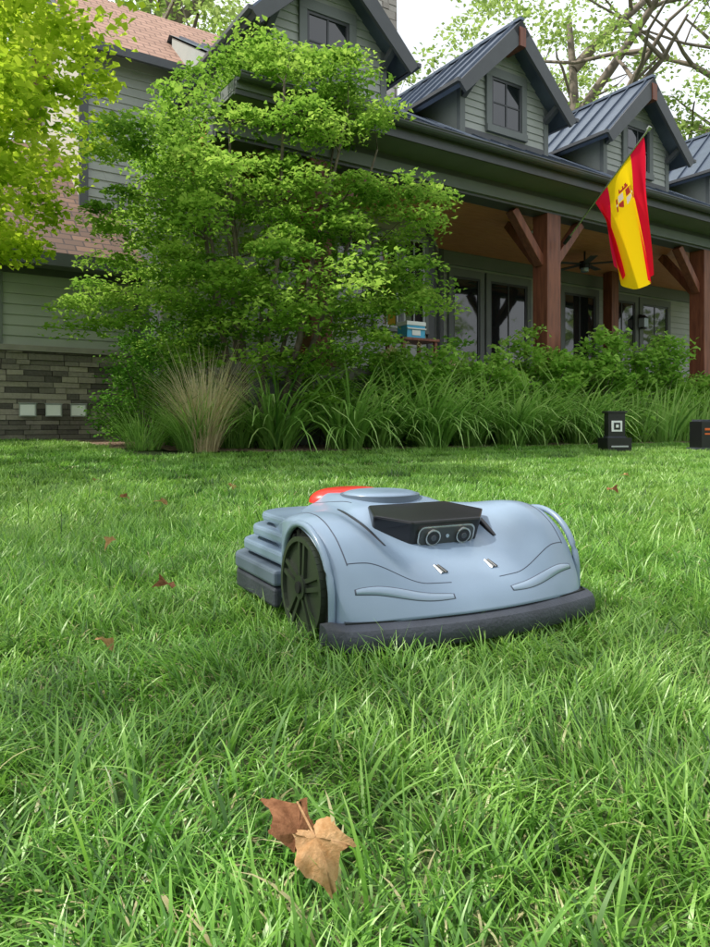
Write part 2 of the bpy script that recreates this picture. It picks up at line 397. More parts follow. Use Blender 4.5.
for kk in range(n):
    a0=math.pi+math.pi*kk/n; a1=math.pi+math.pi*(kk+1)/n; r=.075
    p0=(EC-.06+r*math.cos(a0),EZ-.01+r*math.sin(a0)); p1=(EC-.06+r*math.cos(a1),EZ-.01+r*math.sin(a1))
    mb.add([(E0,p0[0],p0[1]),(E1,p0[0],p0[1]),(E1,p1[0],p1[1]),(E0,p1[0],p1[1])],[(0,1,2,3)],M['gutter'])
mb.cyl(((E0+E1)/2,EC-.06-.075,EZ-.008),(1,0,0),.012,E1-E0,M['gutter'],8)
mb.box(E0,E1,EC+.02,EC+.06,EZ-.20,EZ-.012,M['trim'])
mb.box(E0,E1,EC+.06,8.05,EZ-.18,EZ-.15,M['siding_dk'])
k=E0+.5
while k<E1:
    mb.box(k,k+.03,EC-.14,EC+.02,EZ-.003,EZ+.006,M['gutter']); k+=.8
mb.box(E0,E1,8.05,8.35,3.90,EZ-.15,M['trim'])
mb.box(E0,E1,8.00,8.05,3.94,4.10,M['siding_dk'])
mb.obj('eave_and_gutter',H)
mb=MB(); c=8.36
while c<11.2:
    mb.box(E0 if c<9.8 else 8.0,E1,c,c+.128,4.00+random.uniform(0,.003),4.04,M['ceil']); c+=.135
mb.box(8.1,E1,8.35,11.2,4.041,4.06,M['black'])
mb.obj('porch_ceiling',H)
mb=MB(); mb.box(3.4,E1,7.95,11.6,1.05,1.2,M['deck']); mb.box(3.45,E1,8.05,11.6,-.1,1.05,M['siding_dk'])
mb.obj('porch_deck',H)
mb=MB()
for sp in (4.7,9.1,13.55,18.0):
    w=.16
    mb.box(sp-w,sp+w,8.03,8.35,1.2,3.898,M['timber'])
    mb.box(sp-w-.04,sp+w+.04,7.99,8.39,1.2,1.42,M['timber'])
    for sg in (-1,1):
        mb.beam((sp+sg*.13,8.2,3.10),(sp+sg*.80,8.2,3.88),.14,.16,M['timber'],up=(0,1,0))
    mb.beam((sp,8.33,3.10),(sp,9.05,3.96),.14,.16,M['timber'],up=(1,0,0))
mb.box(13.95,14.2,10.6,10.85,1.2,3.99,M['timber'])
mb.obj('timber_posts',H,bevel=.01)
mb=MB()
clap(mb,K(9.3),K(E1),1.2,4.0,11.2,M['siding'],.15)
clap(mb,K(3.2),K(8.0),1.2,4.0,9.9,M['siding'],.15)
mb.add([(8.0,9.9,1.2),(9.3,11.2,1.2),(9.3,11.2,4.0),(8.0,9.9,4.0)],[(0,1,2,3)],M['siding'])
mb.add([(3.18,9.9,0),(3.18,12.2,0),(3.18,12.2,4.2),(3.18,9.9,4.2)],[(0,1,2,3)],M['trim'])  # shade put into the colour: side wall darkened against the sun on it
mb.box(3.2,8.0,9.95,10.2,0,1.2,M['siding_dk'])
mb.box(7.92,8.06,9.84,9.96,1.2,3.998,M['trim'])
mb.box(9.24,9.36,11.12,11.2,1.2,3.998,M['trim'])
mb.box(9.36,E1,11.14,11.19,3.72,3.995,M['siding_dk'])
for (a,b2) in ((9.62,10.35),(10.65,11.75),(12.95,14.05),(14.55,15.55),(15.85,16.9)):
    window(mb,a,b2,1.35,3.5,11.17,nx=1 if b2-a<1 else 2,nz=1,tw=.12,trim=M['siding_dk'])
for (a,b2) in ((5.4,5.95),(6.05,6.6),(6.80,7.28),(7.38,7.86)):
    window(mb,a,b2,2.1,3.68,9.87,nx=2,nz=3,frame=M['framel'],trim=M['siding_dk'],tw=.06)
mb.obj('porch_walls',H)
mb=MB(); window(mb,-.45,.45,1.5,3.6,0,nx=1,nz=1,tw=.1)
o=mb.obj('bay_side_window',H); o.location=(8.65+.012,10.55-.012,0); o.rotation_euler=(0,0,math.radians(45))
mb=MB()
for (s,c,z) in ((15.7,11.0,3.0),(12.3,11.0,2.9)):
    mb.box(s-.06,s+.06,c,c+.1,z+.12,z+.2,M['black']); mb.box(s-.08,s+.08,c-.08,c+.08,z-.12,z+.1,M['lens']); mb.cyl((s,c,z+.14),(0,0,1),.12,.08,M['black'],12,r2=.03); mb.cyl((s,c,z-.14),(0,0,1),.09,.04,M['black'],12)
mb.obj('sconces',H)
mb=MB(); fc=(11.9,9.7)
mb.cyl((fc[0],fc[1],3.89),(0,0,1),.02,.25,M['black'],8); mb.cyl((fc[0],fc[1],3.72),(0,0,1),.11,.14,M['black'],16)
mb.cyl((fc[0],fc[1],3.62),(0,0,1),.08,.08,M['lens'],16)
for k in range(5):
    a=k*2*math.pi/5+.3; mb.beam((fc[0]+.1*math.cos(a),fc[1]+.1*math.sin(a),3.74),(fc[0]+.72*math.cos(a),fc[1]+.72*math.sin(a),3.74),.14,.012,M['frame'])
mb.obj('ceiling_fan',H)
mb=MB()
for s in (7.5,9.9,12.6,14.6): mb.cyl((s,9.2,3.992),(0,0,1),.08,.012,M['white'],20)
mb.obj('downlights',H)
def dormer(sc,name):
    mb=MB(); c0=9.0; hw=1.0; az=7.30; rh=1.36
    zb=EZ+.6*(c0-EC)
    za=az-.12
    clap(mb,lambda z:sc-min(hw,max(0.01,(za-z))),lambda z:sc+min(hw,max(0.01,(za-z))),zb-.02,za-.02,c0,M['siding'],.125)
    for sg in (-1,1):
        x=sc+sg*hw; cb=EC+(6.2-EZ)/.6
        mb.add([(x,c0+.004,zb-.05),(x,cb,6.2),(x,c0+.004,6.2)],[(0,1,2)],M['siding'])
        mb.box(x-.055,x+.055,c0-.035,c0+.05,zb,az-hw-.13,M['siding_dk'])
    mb.box(sc-hw,sc+hw,c0-.03,c0,zb-.03,zb+.1,M['trim'])
    window(mb,sc-.36,sc+.36,5.56,6.40,c0-.015,nx=2,nz=2,frame=M['frame'],trim=M['siding_dk'],tw=.12)
    cf=8.62
    for sg in (-1,1):
        def P(off,d,c):
            return (sc+sg*(off*rh)+sg*d*.707, c, az-off*rh+d*.707)
        vs=[P(0,0,cf),P(1,0,cf),P(1,0,RC),P(0,0,RC),P(0,-.10,cf),P(1,-.10,cf),P(1,-.10,RC),P(0,-.10,RC)]
        mb.add(vs,[(0,1,2,3),(7,6,5,4),(1,5,6,2)],M['metal'])
        mb.add([P(0,.0,cf-.025),P(1.02,.0,cf-.025),P(1.02,-.2,cf-.025),P(0,-.28,cf-.025),P(0,.0,cf+.03),P(1.02,.0,cf+.03),P(1.02,-.2,cf+.03),P(0,-.28,cf+.03)],
               [(0,1,2,3),(7,6,5,4),(0,4,5,1),(1,5,6,2),(2,6,7,3)],M['trim'])
        for q in range(9):
            c=cf+.1+q*.42
            a=P(0,.02,c); b2=P(1,.02,c); mb.beam(a,b2,.02,.04,M['metal'],up=(0,0,1))
        mb.beam(P(1.02,.02,cf-.03),P(1.02,.02,11.3),.07,.06,M['gutter'])
        mb.beam((sc+sg*hw*.98,c0-.02,az-hw-.38),(sc+sg*hw*.98,cf+.06,az-hw-.2),.09,.09,M['trim'])
    mb.beam((sc,cf-.03,az+.02),(sc,RC+.1,az+.02),.10,.05,M['metal'])
    mb.box(sc-.07,sc+.07,cf-.05,c0,az-.46,az-.14,M['timber'])
    return mb.obj(name,H)
for kk,sc in enumerate((5.35,8.95,12.6,16.2)): dormer(sc,'dormer_%d'%(kk+1))
# --- left wing
mb=MB()
W0,W1=-5.0,3.17
clap(mb,K(W0),K(W1),1.58,2.80,11.2,M['siding'],.15)
mb.box(W0,W1,11.16,11.3,2.62,2.8,M['trim'])
mb.box(W0,W1,11.0,11.3,1.5,1.58,M['deck'])
mb.box(1.2,1.32,11.15,11.2,1.58,2.62,M['siding_dk'])
mb.box(W0-.2,W1+.05,10.66,10.74,2.68,2.86,M['gutter']); mb.box(W0-.2,W1,10.74,11.2,2.72,2.75,M['siding_dk'])
mb.box(W0,W1,11.25,16,0,2.6,M['siding_dk'])
mb.add([(W0-.2,10.68,2.87),(W1+.4,10.68,2.87),(W1+.4,14.2,5.6),(W0-.2,14.2,5.6),(W1+.4,18,2.9),(W0-.2,18,2.9)],[(0,1,2,3),(3,2,4,5)],M['shingle'])
clap(mb,K(2.62),K(5.6),3.0,6.7,12.2,M['siding'],.15)
mb.add([(2.62,12.2,3),(2.62,16,3),(2.62,16,6.7),(2.62,14.1,8.4),(2.62,12.2,6.7)],[(0,1,2,3,4)],M['cream'])
mb.box(2.56,2.70,12.14,12.2,3.0,6.7,M['trim'])
mb.add([(2.3,11.8,6.55),(5.9,11.8,6.55),(5.9,14.1,8.6),(2.3,14.1,8.6),(5.9,16.4,6.55),(2.3,16.4,6.55)],[(0,1,2,3),(3,2,4,5)],M['shinglel'])
mb.beam((2.3,11.8,6.5),(2.3,14.1,8.55),.06,.2,M['trim']); mb.beam((2.3,16.4,6.5),(2.3,14.1,8.55),.06,.2,M['trim'])
mb.box(2.3,5.9,11.74,11.8,6.42,6.56,M['trim'])
mb.obj('left_wing',H)
mb=MB(); z=.05
while z<1.5:
    hh=random.uniform(.05,.095); hh=min(hh,1.5-z)
    s=W0
    while s<W1-.1:
        L=random.uniform(.14,.5); d=random.uniform(0,.035)
        mb.box(s,s+L-.008,11.05-d,11.28,z,z+hh-.007,M['stone'],random.random()); s+=L
    z+=hh
mb.box(W0,W1,11.10,11.2,0,1.499,M['black'])
mb.obj('stone_base',H)
mb=MB(); z=5.5
while z<11.5:
    hh=random.uniform(.10,.2)
    for (a0,a1,b0,b1,ax) in ((8.35,9.5,12.9,13.1,0),(8.35,8.55,13.1,13.9,1),(9.3,9.5,13.1,13.9,1)):
        t=a0 if ax==0 else b0; end=a1 if ax==0 else b1
        while t<end-.02:
            L=min(random.uniform(.15,.4),end-t); d=random.uniform(0,.03)
            if ax==0: mb.box(t,t+L-.01,b0-d,b1,z,z+hh-.01,M['stonel'],random.random())
            else: mb.box(a0-d,a1+d,t,t+L-.01,z,z+hh-.01,M['stonel'],random.random())
            t+=L
    z+=hh
mb.box(8.4,9.45,13,13.9,5.5,z,M['stonel'],.3)
mb.obj('chimney',H)
for px_s in (1.62,1.96,2.30):
    x,y=h2w(px_s,10.93); e=MB()
    e.box(-.11,.11,-.05,.02,-.09,.09,M['framel']); e.box(-.095,.095,-.058,-.05,-.075,.075,M['white']); e.box(-.12,.12,-.07,.03,.09,.10,M['framel'])
    e.box(-.015,.015,.02,.09,-.03,.03,M['framel'])
    e.obj('wall_light',None,loc=(x,y,.66),rz=ROT-.3,bevel=.006)

# ------------------------------------------------------------------ flag
F_=empty('national_flag')
pb=Vector((3.42,11.62,3.42)); pt=Vector((4.26,10.38,4.74))
mb=MB(); d=(pt-pb).normalized(); mb.cyl((pb+pt)/2,d,.014,(pt-pb).length,M['chrome'],10); mb.cyl(pt+d*.02,d,.03,.05,M['chrome'],12)
mb.cyl(pb+d*.05,d,.03,.16,M['black'],12)
mb.obj('flag_pole',F_)
na,nb=64,110; V=[];F=[];mi=[];
hA=pb.lerp(pt,.95); hB=pb.lerp(pt,.38)
side=Vector((.93,.37,0))
for a in range(na+1):
    fa=a/na
    hp=hA.lerp(hB,fa)
    Ld=2.0*(1-fa)+.95*fa+.28*math.sin(math.pi*fa)
    for b in range(nb+1):
        fb2=b/nb
        dx=(.24*(1-fa)+.34*fa)*fb2**.8
        env=min(1,fb2*3)
        fold=(.12*math.sin(fa*10.5+fb2*2.2)+.04*math.sin(fa*23+fb2*5))*env
        p=hp+side*(dx+.06*math.sin(fa*11+fb2*3)*env)+Vector((0,0,-Ld*fb2))+Vector((-.37,.93,0))*fold
        V.append(tuple(p))
def emblem(fa,fb):
    # quartered shield, crown above, two pillars at the sides
    u=(fa-.5)/.13; v=(fb-.24)/.075
    if abs(u)<.55 and -.75<v<.95 and not (v>.45 and abs(u)>.55*(1-(v-.45)/.6)):
        if abs(u)<.07 or abs(v-.05)<.08: return 1
        return 2 if (u>0)==(v>.05) else 3
    if -1.35<v<-.85 and abs(u)<.45*(1.6+v*.45) and not (v<-1.1 and int((u+2)*6)%2): return 2
    if .75<abs(u)<.98 and -.6<v<.8: return 3 if -.1<v<.15 else 2
    return 1
for a in range(na):
    for b in range(nb):
        F.append((a*(nb+1)+b,a*(nb+1)+b+1,(a+1)*(nb+1)+b+1,(a+1)*(nb+1)+b))
        fa=(a+.5)/na; fb2=(b+.5)/nb
        m_=emblem(fa,fb2) if .27<fa<.73 else 0
        mi.append(m_)
add_obj('flag_cloth',fast_mesh('flag_cloth',V,F,[M['fred'],M['fyel'],M['fem'],M['fem2']],rnd=np.full(len(V),.5),matidx=mi,smooth=True),F_)

# ------------------------------------------------------------------ trees
def make_tree(name,stems,clumps,leafmat,barkmat,lsize,nper,csize,up=.55,flat=.3,droop=.3,asp=.55,sub=1.0,tone=None):
    T=empty(name)
    V=[];F=[]
    nodes=[]
    for pts,rad in stems:
        tube(V,F,pts,rad,9)
        for p,r in list(zip(pts,rad))[1:]: nodes.append((Vector(p),r))
    for k,c in enumerate(clumps):
        if random.random()>sub: continue
        cv=Vector(c)
        cand=[(n,r) for n,r in nodes if n.z<cv.z+.3*abs(cv.z)]
        if not cand: cand=nodes
        n,r=min(cand,key=lambda q:(q[0]-cv).length+ (0 if q[0].z<cv.z else .5))
        L=(cv-n).length
        pts=wiggle(n,cv,5,.10,.03)
        r0=min(r*.7,.010+.012*L); tube(V,F,pts,[r0*(1-.8*i/5) for i in range(6)],5)
        for i in range(2,5): nodes.append((pts[i],r0*(1-.8*i/5)))
    me=fast_mesh(name+'_wood',V,F,barkmat,smooth=True); add_obj('branches',me,T)
    C=np.asarray(clumps); n=len(C)
    cs=csize*rng.uniform(.6,1.35,n)
    idx=np.repeat(np.arange(n),nper)
    d=rng.normal(size=(len(idx),3)); d/=np.linalg.norm(d,axis=1)[:,None]; d*=rng.random(len(idx))[:,None]**(1/2.0)
    d[:,2]*=flat; pos=C[idx]+d*cs[idx][:,None]
    pos[:,2]-=.25*(d[:,0]**2+d[:,1]**2)*cs[idx]
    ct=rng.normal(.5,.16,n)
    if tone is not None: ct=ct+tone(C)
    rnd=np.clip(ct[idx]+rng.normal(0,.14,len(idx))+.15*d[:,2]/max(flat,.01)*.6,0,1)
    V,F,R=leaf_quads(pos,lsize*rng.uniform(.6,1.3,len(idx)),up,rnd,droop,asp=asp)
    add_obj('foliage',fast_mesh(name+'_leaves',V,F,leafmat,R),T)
    return T
cx,cy=-1.22,8.7; zb=float(ground_z(cx,cy))
stems=[]
for k in range(11):
    a=k*2*math.pi/11+random.uniform(-.2,.2); lean=random.uniform(.5,1.4); top=random.uniform(3.2,4.7)
    p0=(cx+.25*math.cos(a),cy+.2*math.sin(a),zb); p1=(cx+.1+lean*math.cos(a),cy+lean*.8*math.sin(a),top-.3*lean)
    pts=wiggle(p0,p1,9,.05,0); stems.append((pts,[.040*(1-.8*i/9)+.004 for i in range(10)]))
zz=np.array([.55,.9,1.4,2.1,2.7,3.3,3.9,4.5,4.9,5.15]); rr=np.array([1.25,1.5,1.8,2.05,2.0,1.95,1.75,1.3,.9,.3]); oc=np.array([-.3,-.25,-.15,.0,.0,.05,.08,.15,.2,.2])
cl=[]
while len(cl)<405:
    z=random.uniform(.85,5.1); R=np.interp(z,zz,rr); a=random.uniform(0,2*math.pi); q=random.random()**.38
    lump=1+.14*math.sin(3*a+z*2.3)+.11*math.sin(5*a-z*3.1)
    if random.random()>R/2.3+.1: continue
    x=cx+np.interp(z,zz,oc)+R*lump*q*math.cos(a); y=cy+R*.85*lump*q*math.sin(a)
    if z<1.5 and random.random()<.6: continue
    cl.append((x,y,z-.12*q))
for k in range(12): cl.append((cx+random.uniform(1.6,2.25),cy+random.uniform(-.6,.3),random.uniform(1.8,2.4)))
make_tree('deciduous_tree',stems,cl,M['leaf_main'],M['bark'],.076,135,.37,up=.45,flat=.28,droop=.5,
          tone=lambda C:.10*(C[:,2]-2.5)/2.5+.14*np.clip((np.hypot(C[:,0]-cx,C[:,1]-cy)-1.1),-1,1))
stems=[]
tx,ty=-5.6,5.6
stems.append((wiggle((tx,ty,0),(tx+.2,ty,5),7,.04),[.22,.19,.17,.15,.13,.11,.09,.07]))
for k in range(9):
    a=random.uniform(-1.6,1.6); z0=random.uniform(1.9,4.5); L=random.uniform(2,2.6)
    stems.append((wiggle((tx,ty,z0),(tx+L*math.cos(a),ty+L*math.sin(a),z0+random.uniform(.2,1.4)),7,.08,.05),[.06*(1-.85*i/7)+.003 for i in range(8)]))
cl=[]
while len(cl)<130:
    x=random.uniform(-8.5,-2.0); y=random.uniform(2.2,8.6); z=random.uniform(1.9,6.8)
    e=((x-tx)/3.2)**2+((y-ty)/3.0)**2+((z-4.4)/2.6)**2
    if e>1 or e<.25: continue
    if x/y>-.40: continue
    cl.append((x,y,z))
while len(cl)<235:
    y=random.uniform(5.0,8.2); z=random.uniform(2.0,5.2)
    lim=-.375-.05*math.sin(z*2.7+.6)-(.06 if z<2.7 else 0)
    x=y*random.uniform(-.56,lim)
    if z<2.4 and random.random()<.6: continue
    cl.append((x,y,z))
make_tree('dapple_shade_tree',stems,cl,M['leaf_near'],M['bark'],.082,105,.36,up=.3,flat=.5,droop=.6,asp=.8)
stems=[]; tx2,ty2=-5.6,1.0  # unseen tree added left of the frame to dapple the foreground with shade
stems.append((wiggle((tx2,ty2,0),(tx2+.3,ty2,5.4),7,.04),[.18,.16,.14,.13,.11,.09,.07,.05]))
for k in range(9):
    a=random.uniform(0,6.28); z0=random.uniform(3,5); L=random.uniform(1.2,2)
    stems.append((wiggle((tx2,ty2,z0),(tx2+L*math.cos(a),ty2+L*math.sin(a),z0+random.uniform(.3,1.2)),6,.08,.05),[.05*(1-.85*i/6)+.003 for i in range(7)]))
cl=[]
while len(cl)<48:
    a=random.uniform(0,6.28); u=random.uniform(-1,1); q=random.random()**.35
    cl.append((tx2+.2+2.1*q*math.cos(a)*math.sqrt(1-u*u),ty2+2.5*q*math.sin(a)*math.sqrt(1-u*u),5.3+1.5*u*q))
make_tree('dapple_shade_tree',stems,cl,M['leaf_near'],M['bark'],.10,60,.45,up=.3,flat=.5,droop=.6,asp=.8)
def big_tree(name,x,y,h,cr,nclump,seed,mat,cs=1.1,ls=.34,npr=60,zmin=.35,sub=.8):
    random.seed(seed)
    stems=[(wiggle((x,y,0),(x+random.uniform(-.8,.8),y,h*.75),8,.03),[h*.020*(1-.75*i/8) for i in range(9)])]
    trunk=stems[0][0]
    for k in range(13):
        a=random.uniform(0,2*math.pi); i=random.randint(3,7); L=cr*random.uniform(.6,.95)
        p=trunk[i]; e=(p.x+L*math.cos(a),p.y+L*math.sin(a),p.z+h*random.uniform(.08,.3))
        b=wiggle(p,e,8,.16,.05); r=h*.009; stems.append((b,[r*(1-.85*q/8)+.012 for q in range(9)]))
        for kk in range(3):
            q=b[random.randint(3,6)]; e2=q+Vector((random.gauss(0,1),random.gauss(0,1),random.uniform(.2,1.2)))*cr*.28
            stems.append((wiggle(q,e2,5,.16,.05),[r*.4*(1-.8*w/5)+.01 for w in range(6)]))
    cl=[]
    while len(cl)<nclump:
        a=random.uniform(0,2*math.pi); u=random.uniform(-1,1); q=random.random()**.4
        rr_=cr*math.sqrt(1-u*u)*q; z=h*(zmin+1)/2+u*q*h*(1-zmin)/2
        lump=1+.2*math.sin(3*a+u*4)
        cl.append((x+rr_*lump*math.cos(a),y+rr_*lump*math.sin(a),z))
    return make_tree(name,stems,cl,mat,M['barkl'],ls,npr,cs,up=.3,flat=.55,droop=.4,sub=sub,asp=.7)
big_tree('oak_tree',8.5,27,21,7.5,75,3,M['leaf_far'],1.0,.20,90,.45)
big_tree('oak_tree',17.5,27,20,7,90,4,M['leaf_far'],1.1,.24,80,.35)
big_tree('oak_tree',-6.5,24,21,7,130,5,M['leaf_far'],1.2,.24,80,.3)
big_tree('oak_tree',-14,20,18,6.5,90,6,M['leaf_far'],1.2,.28,80,.25)
random.seed(99)
def belt(name,pts,h,seed):
    random.seed(seed); T=empty(name); V=[];F=[];C=[]
    for (x,y) in pts:
        tube(V,F,wiggle((x,y,0),(x,y,h*.7),5,.04),[.28*(1-.15*i) for i in range(6)],7)
        for k in range(40):
            a=random.uniform(0,6.28); q=random.random()**.5; C.append((x+3.6*q*math.cos(a),y+3.6*q*math.sin(a),random.uniform(h*.2,h)))
    add_obj('trunks',fast_mesh(name+'_w',V,F,M['bark'],smooth=True),T)
    C=np.array(C); idx=np.repeat(np.arange(len(C)),35); pos=C[idx]+rng.normal(size=(len(idx),3))*np.array([.8,.8,.5])
    V,F,R=leaf_quads(pos,.5*rng.uniform(.6,1.3,len(idx)),.3,np.clip(rng.normal(.45,.2,len(idx)),0,1),.3,asp=.7)
    add_obj('foliage',fast_mesh(name+'_l',V,F,M['leaf_far'],R),T)
belt('distant_trees',[(-14+6*k,-28-2*(k%2)) for k in range(9)]+[(30,-8),(31,4),(-26,-12),(-26,0)],7.5,5)
belt('distant_trees',[(26+3*k,16+6*k) for k in range(4)]+[(-26,12),(-22,24)],10,6)

# ------------------------------------------------------------------ bed plants
def shrub(name,s,c,rx,ry,h,nl,ls,mat,z0=.1,flowers=0,fcol=None):
    x,y=h2w(s,c); z=float(ground_z(x,y)); T=empty(name,(x,y,z))
    V=[];F=[]
    for k in range(10):
        a=random.uniform(0,6.28); q=random.uniform(.3,.8)
        tube(V,F,wiggle((.05*math.cos(a),.05*math.sin(a),0),(rx*q*math.cos(a),ry*q*math.sin(a),h*random.uniform(.5,.85)),4,.1),[.012,.01,.008,.006,.004],5)
    add_obj('stems',fast_mesh(name+'_w',V,F,M['bark']),T)
    nc=max(20,nl//70); a=rng.uniform(0,2*np.pi,nc); u=rng.uniform(0,1,nc); q=rng.random(nc)**.35
    C=np.stack([rx*q*np.cos(a)*np.sqrt(1-(u*.9)**2),ry*q*np.sin(a)*np.sqrt(1-(u*.9)**2),z0+(h-z0)*u*(.55+.45*q)],1)
    C[:,2]*=rng.uniform(.8,1.2,nc)
    idx=rng.integers(0,nc,nl); pos=C[idx]+rng.normal(size=(nl,3))*np.array([.13,.13,.08])*max(rx,.5)
    pos[:,2]=np.maximum(pos[:,2],.03)
    ct=rng.normal(.5,.17,nc)
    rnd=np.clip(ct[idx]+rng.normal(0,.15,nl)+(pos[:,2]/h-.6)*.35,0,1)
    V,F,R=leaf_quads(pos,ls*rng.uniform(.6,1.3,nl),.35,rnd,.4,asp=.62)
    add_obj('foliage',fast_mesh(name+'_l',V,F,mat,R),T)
    if flowers:
        a=rng.uniform(0,2*np.pi,flowers); q=rng.random(flowers)**.5
        Cf=np.stack([rx*q*np.cos(a),ry*q*np.sin(a),h*(1.02-.35*q*q)],1)
        idx=np.repeat(np.arange(flowers),26); pos=Cf[idx]+rng.normal(size=(len(idx),3))*.025
        V,F,R=leaf_quads(pos,np.full(len(idx),.03),.2,np.full(len(idx),.5),0,asp=.9)
        add_obj('flowers',fast_mesh(name+'_f',V,F,fcol,R),T)
shrub('hydrangea_shrub',5.9,7.75,.8,.6,1.35,4200,.10,M['leaf_hyd'],flowers=16,fcol=M['petal'])
shrub('hydrangea_shrub',7.1,7.75,.8,.6,1.4,4200,.10,M['leaf_hyd'])
shrub('hydrangea_shrub',8.4,7.75,.8,.6,1.55,4200,.10,M['leaf_hyd'])
shrub('hydrangea_shrub',9.6,7.7,.8,.6,1.75,4200,.11,M['leaf_hyd'])
shrub('hydrangea_shrub',10.9,7.7,.9,.6,1.8,4600,.11,M['leaf_hyd'])
shrub('hydrangea_shrub',12.3,7.7,.8,.6,1.45,4000,.10,M['leaf_hyd'],flowers=10,fcol=M['fred'])
shrub('hydrangea_shrub',13.7,7.7,.8,.6,1.15,4000,.10,M['leaf_hyd'],flowers=12,fcol=M['fred'])
shrub('boxwood_shrub',2.7,8.6,.75,.7,1.15,5500,.055,M['leaf_dark'],.05)
shrub('boxwood_shrub',3.1,9.4,.8,.5,1.7,6500,.06,M['leaf_dark'],.05)
shrub('boxwood_shrub',4.7,8.1,.8,.6,1.15,4600,.07,M['leaf_hyd'],.05)
shrub('boxwood_shrub',5.3,9.0,.9,.6,1.5,4600,.07,M['leaf_dark'],.05)
def strappy(name,s,c,n,Lr,wr,th,bend,mat,rad,nseg=6,wv=.5):
    x,y=h2w(s,c); z=float(ground_z(x,y))
    a=rng.uniform(0,2*np.pi,n); q=rng.random(n)**.5*rad
    P=np.stack([q*np.cos(a),q*np.sin(a),np.zeros(n)],1)
    az=a+rng.normal(0,.5,n); L=rng.uniform(*Lr,n)
    V,F,R=strips(P,az,L,rng.uniform(*wr,n),np.abs(rng.normal(th,.15,n)),rng.uniform(*bend,n),nseg,np.clip(rng.normal(wv,.22,n),0,1),twist=rng.uniform(-.5,.5,n))
    f=np.tile(np.repeat(np.linspace(0,1,nseg+1),2),n); R=np.clip(R*(.5+.8*f),0,1)
    V[:,2]=np.maximum(V[:,2],.01)
    return add_obj(name,fast_mesh(name,V,F,mat,R),None,(x,y,z))
for (s,c) in ((3.85,7.40),(4.5,7.2),(5.2,7.3),(5.9,7.15),(6.6,7.3),(7.3,7.2),(8.0,7.35),(8.7,7.25),(9.5,7.3),(5.5,7.6),(7.0,7.65),(8.4,7.7)):
    k_=random.uniform(.82,1.12)
    strappy('daylily_plant',s+random.uniform(-.15,.15),c+random.uniform(-.08,.08),210,(.85*k_,1.5*k_),(.022,.038),.24,(.9,2.4),M['leaf_lily'],.20)
for (s,c) in ((10.3,7.4),(10.8,7.25),(11.4,7.4),(11.9,7.3),(12.5,7.35),(13.2,7.35),(13.9,7.35),(14.6,7.35)):
    strappy('iris_plant',s,c,85,(.7,1.15),(.03,.05),.25,(.1,.8),M['leaf_lily'],.24,wv=.65)
strappy('ornamental_grass',2.85,7.35,600,(.7,1.3),(.006,.013),.15,(.1,1.3),M['straw'],.13,wv=.7)
strappy('ornamental_grass',2.80,7.5,550,(.5,1.0),(.007,.013),.3,(.5,1.6),M['leaf_lily'],.20)
strappy('ornamental_grass',2.3,7.75,240,(.4,.8),(.006,.010),.3,(.6,1.6),M['leaf_lily'],.18)
strappy('ornamental_grass',3.35,7.7,350,(.5,.85),(.008,.014),.3,(.6,1.6),M['leaf_lily'],.2)
# ------------------------------------------------------------------ small yard objects
x,y=3.36,9.25; z=float(ground_z(x,y)); mb=MB()
mb.box(-.17,.17,-.12,.12,0.02,.20,M['black']); mb.box(-.12,.12,-.05,.05,.22,.52,M['black']); mb.box(-.075,.075,-.056,-.05,.28,.42,M['white'])
mb.box(-.045,.045,-.061,-.056,.305,.395,M['black']); mb.box(-.020,.020,-.065,-.061,.331,.370,M['white']); mb.box(-.14,.14,-.07,.07,.52,.545,M['black']); mb.box(-.13,.13,-.06,.06,.20,.22,M['grey']); mb.box(-.12,.12,-.125,-.12,.08,.10,M['framel'])
mb.obj('charging_station',None,bevel=.01,loc=(x,y,z),rz=math.radians(12))
x,y=4.90,10.0; z=float(ground_z(x,y)); mb=MB()
mb.box(-.16,.16,-.12,.12,0.02,.42,M['black']); mb.box(-.19,.19,-.15,.15,0,.06,M['grey']); mb.box(-.11,.05,-.126,-.12,.30,.33,M['orange']); mb.box(-.11,-.02,-.126,-.12,.24,.262,M['orange']); mb.box(-.14,.14,-.1,.1,.42,.45,M['grey'])
mb.obj('battery_box',None,bevel=.012,loc=(x,y,z),rz=math.radians(15))
x,y=h2w(6.6,8.6); mb=MB()
mb.box(-.17,.17,-.12,.12,.0,.20,M['blue']); mb.box(-.18,.18,-.13,.13,.20,.26,M['white']); mb.beam((-.18,-.135,.15),(.18,-.135,.15),.02,.02,M['white'])
mb.box(-.08,.08,-.128,-.12,.05,.13,M['white'])
mb.obj('cooler_box',None,bevel=.015,loc=(x,y,1.74),rz=ROT)
mb=MB(); mb.box(-.35,.35,-.25,.25,.50,.54,M['timber'])
for a in (-1,1):
    for b in (-1,1): mb.box(a*.3-.025,a*.3+.025,b*.2-.025,b*.2+.025,0,.5,M['timber'])
mb.obj('side_table',None,bevel=.005,loc=(x,y,1.2),rz=ROT)

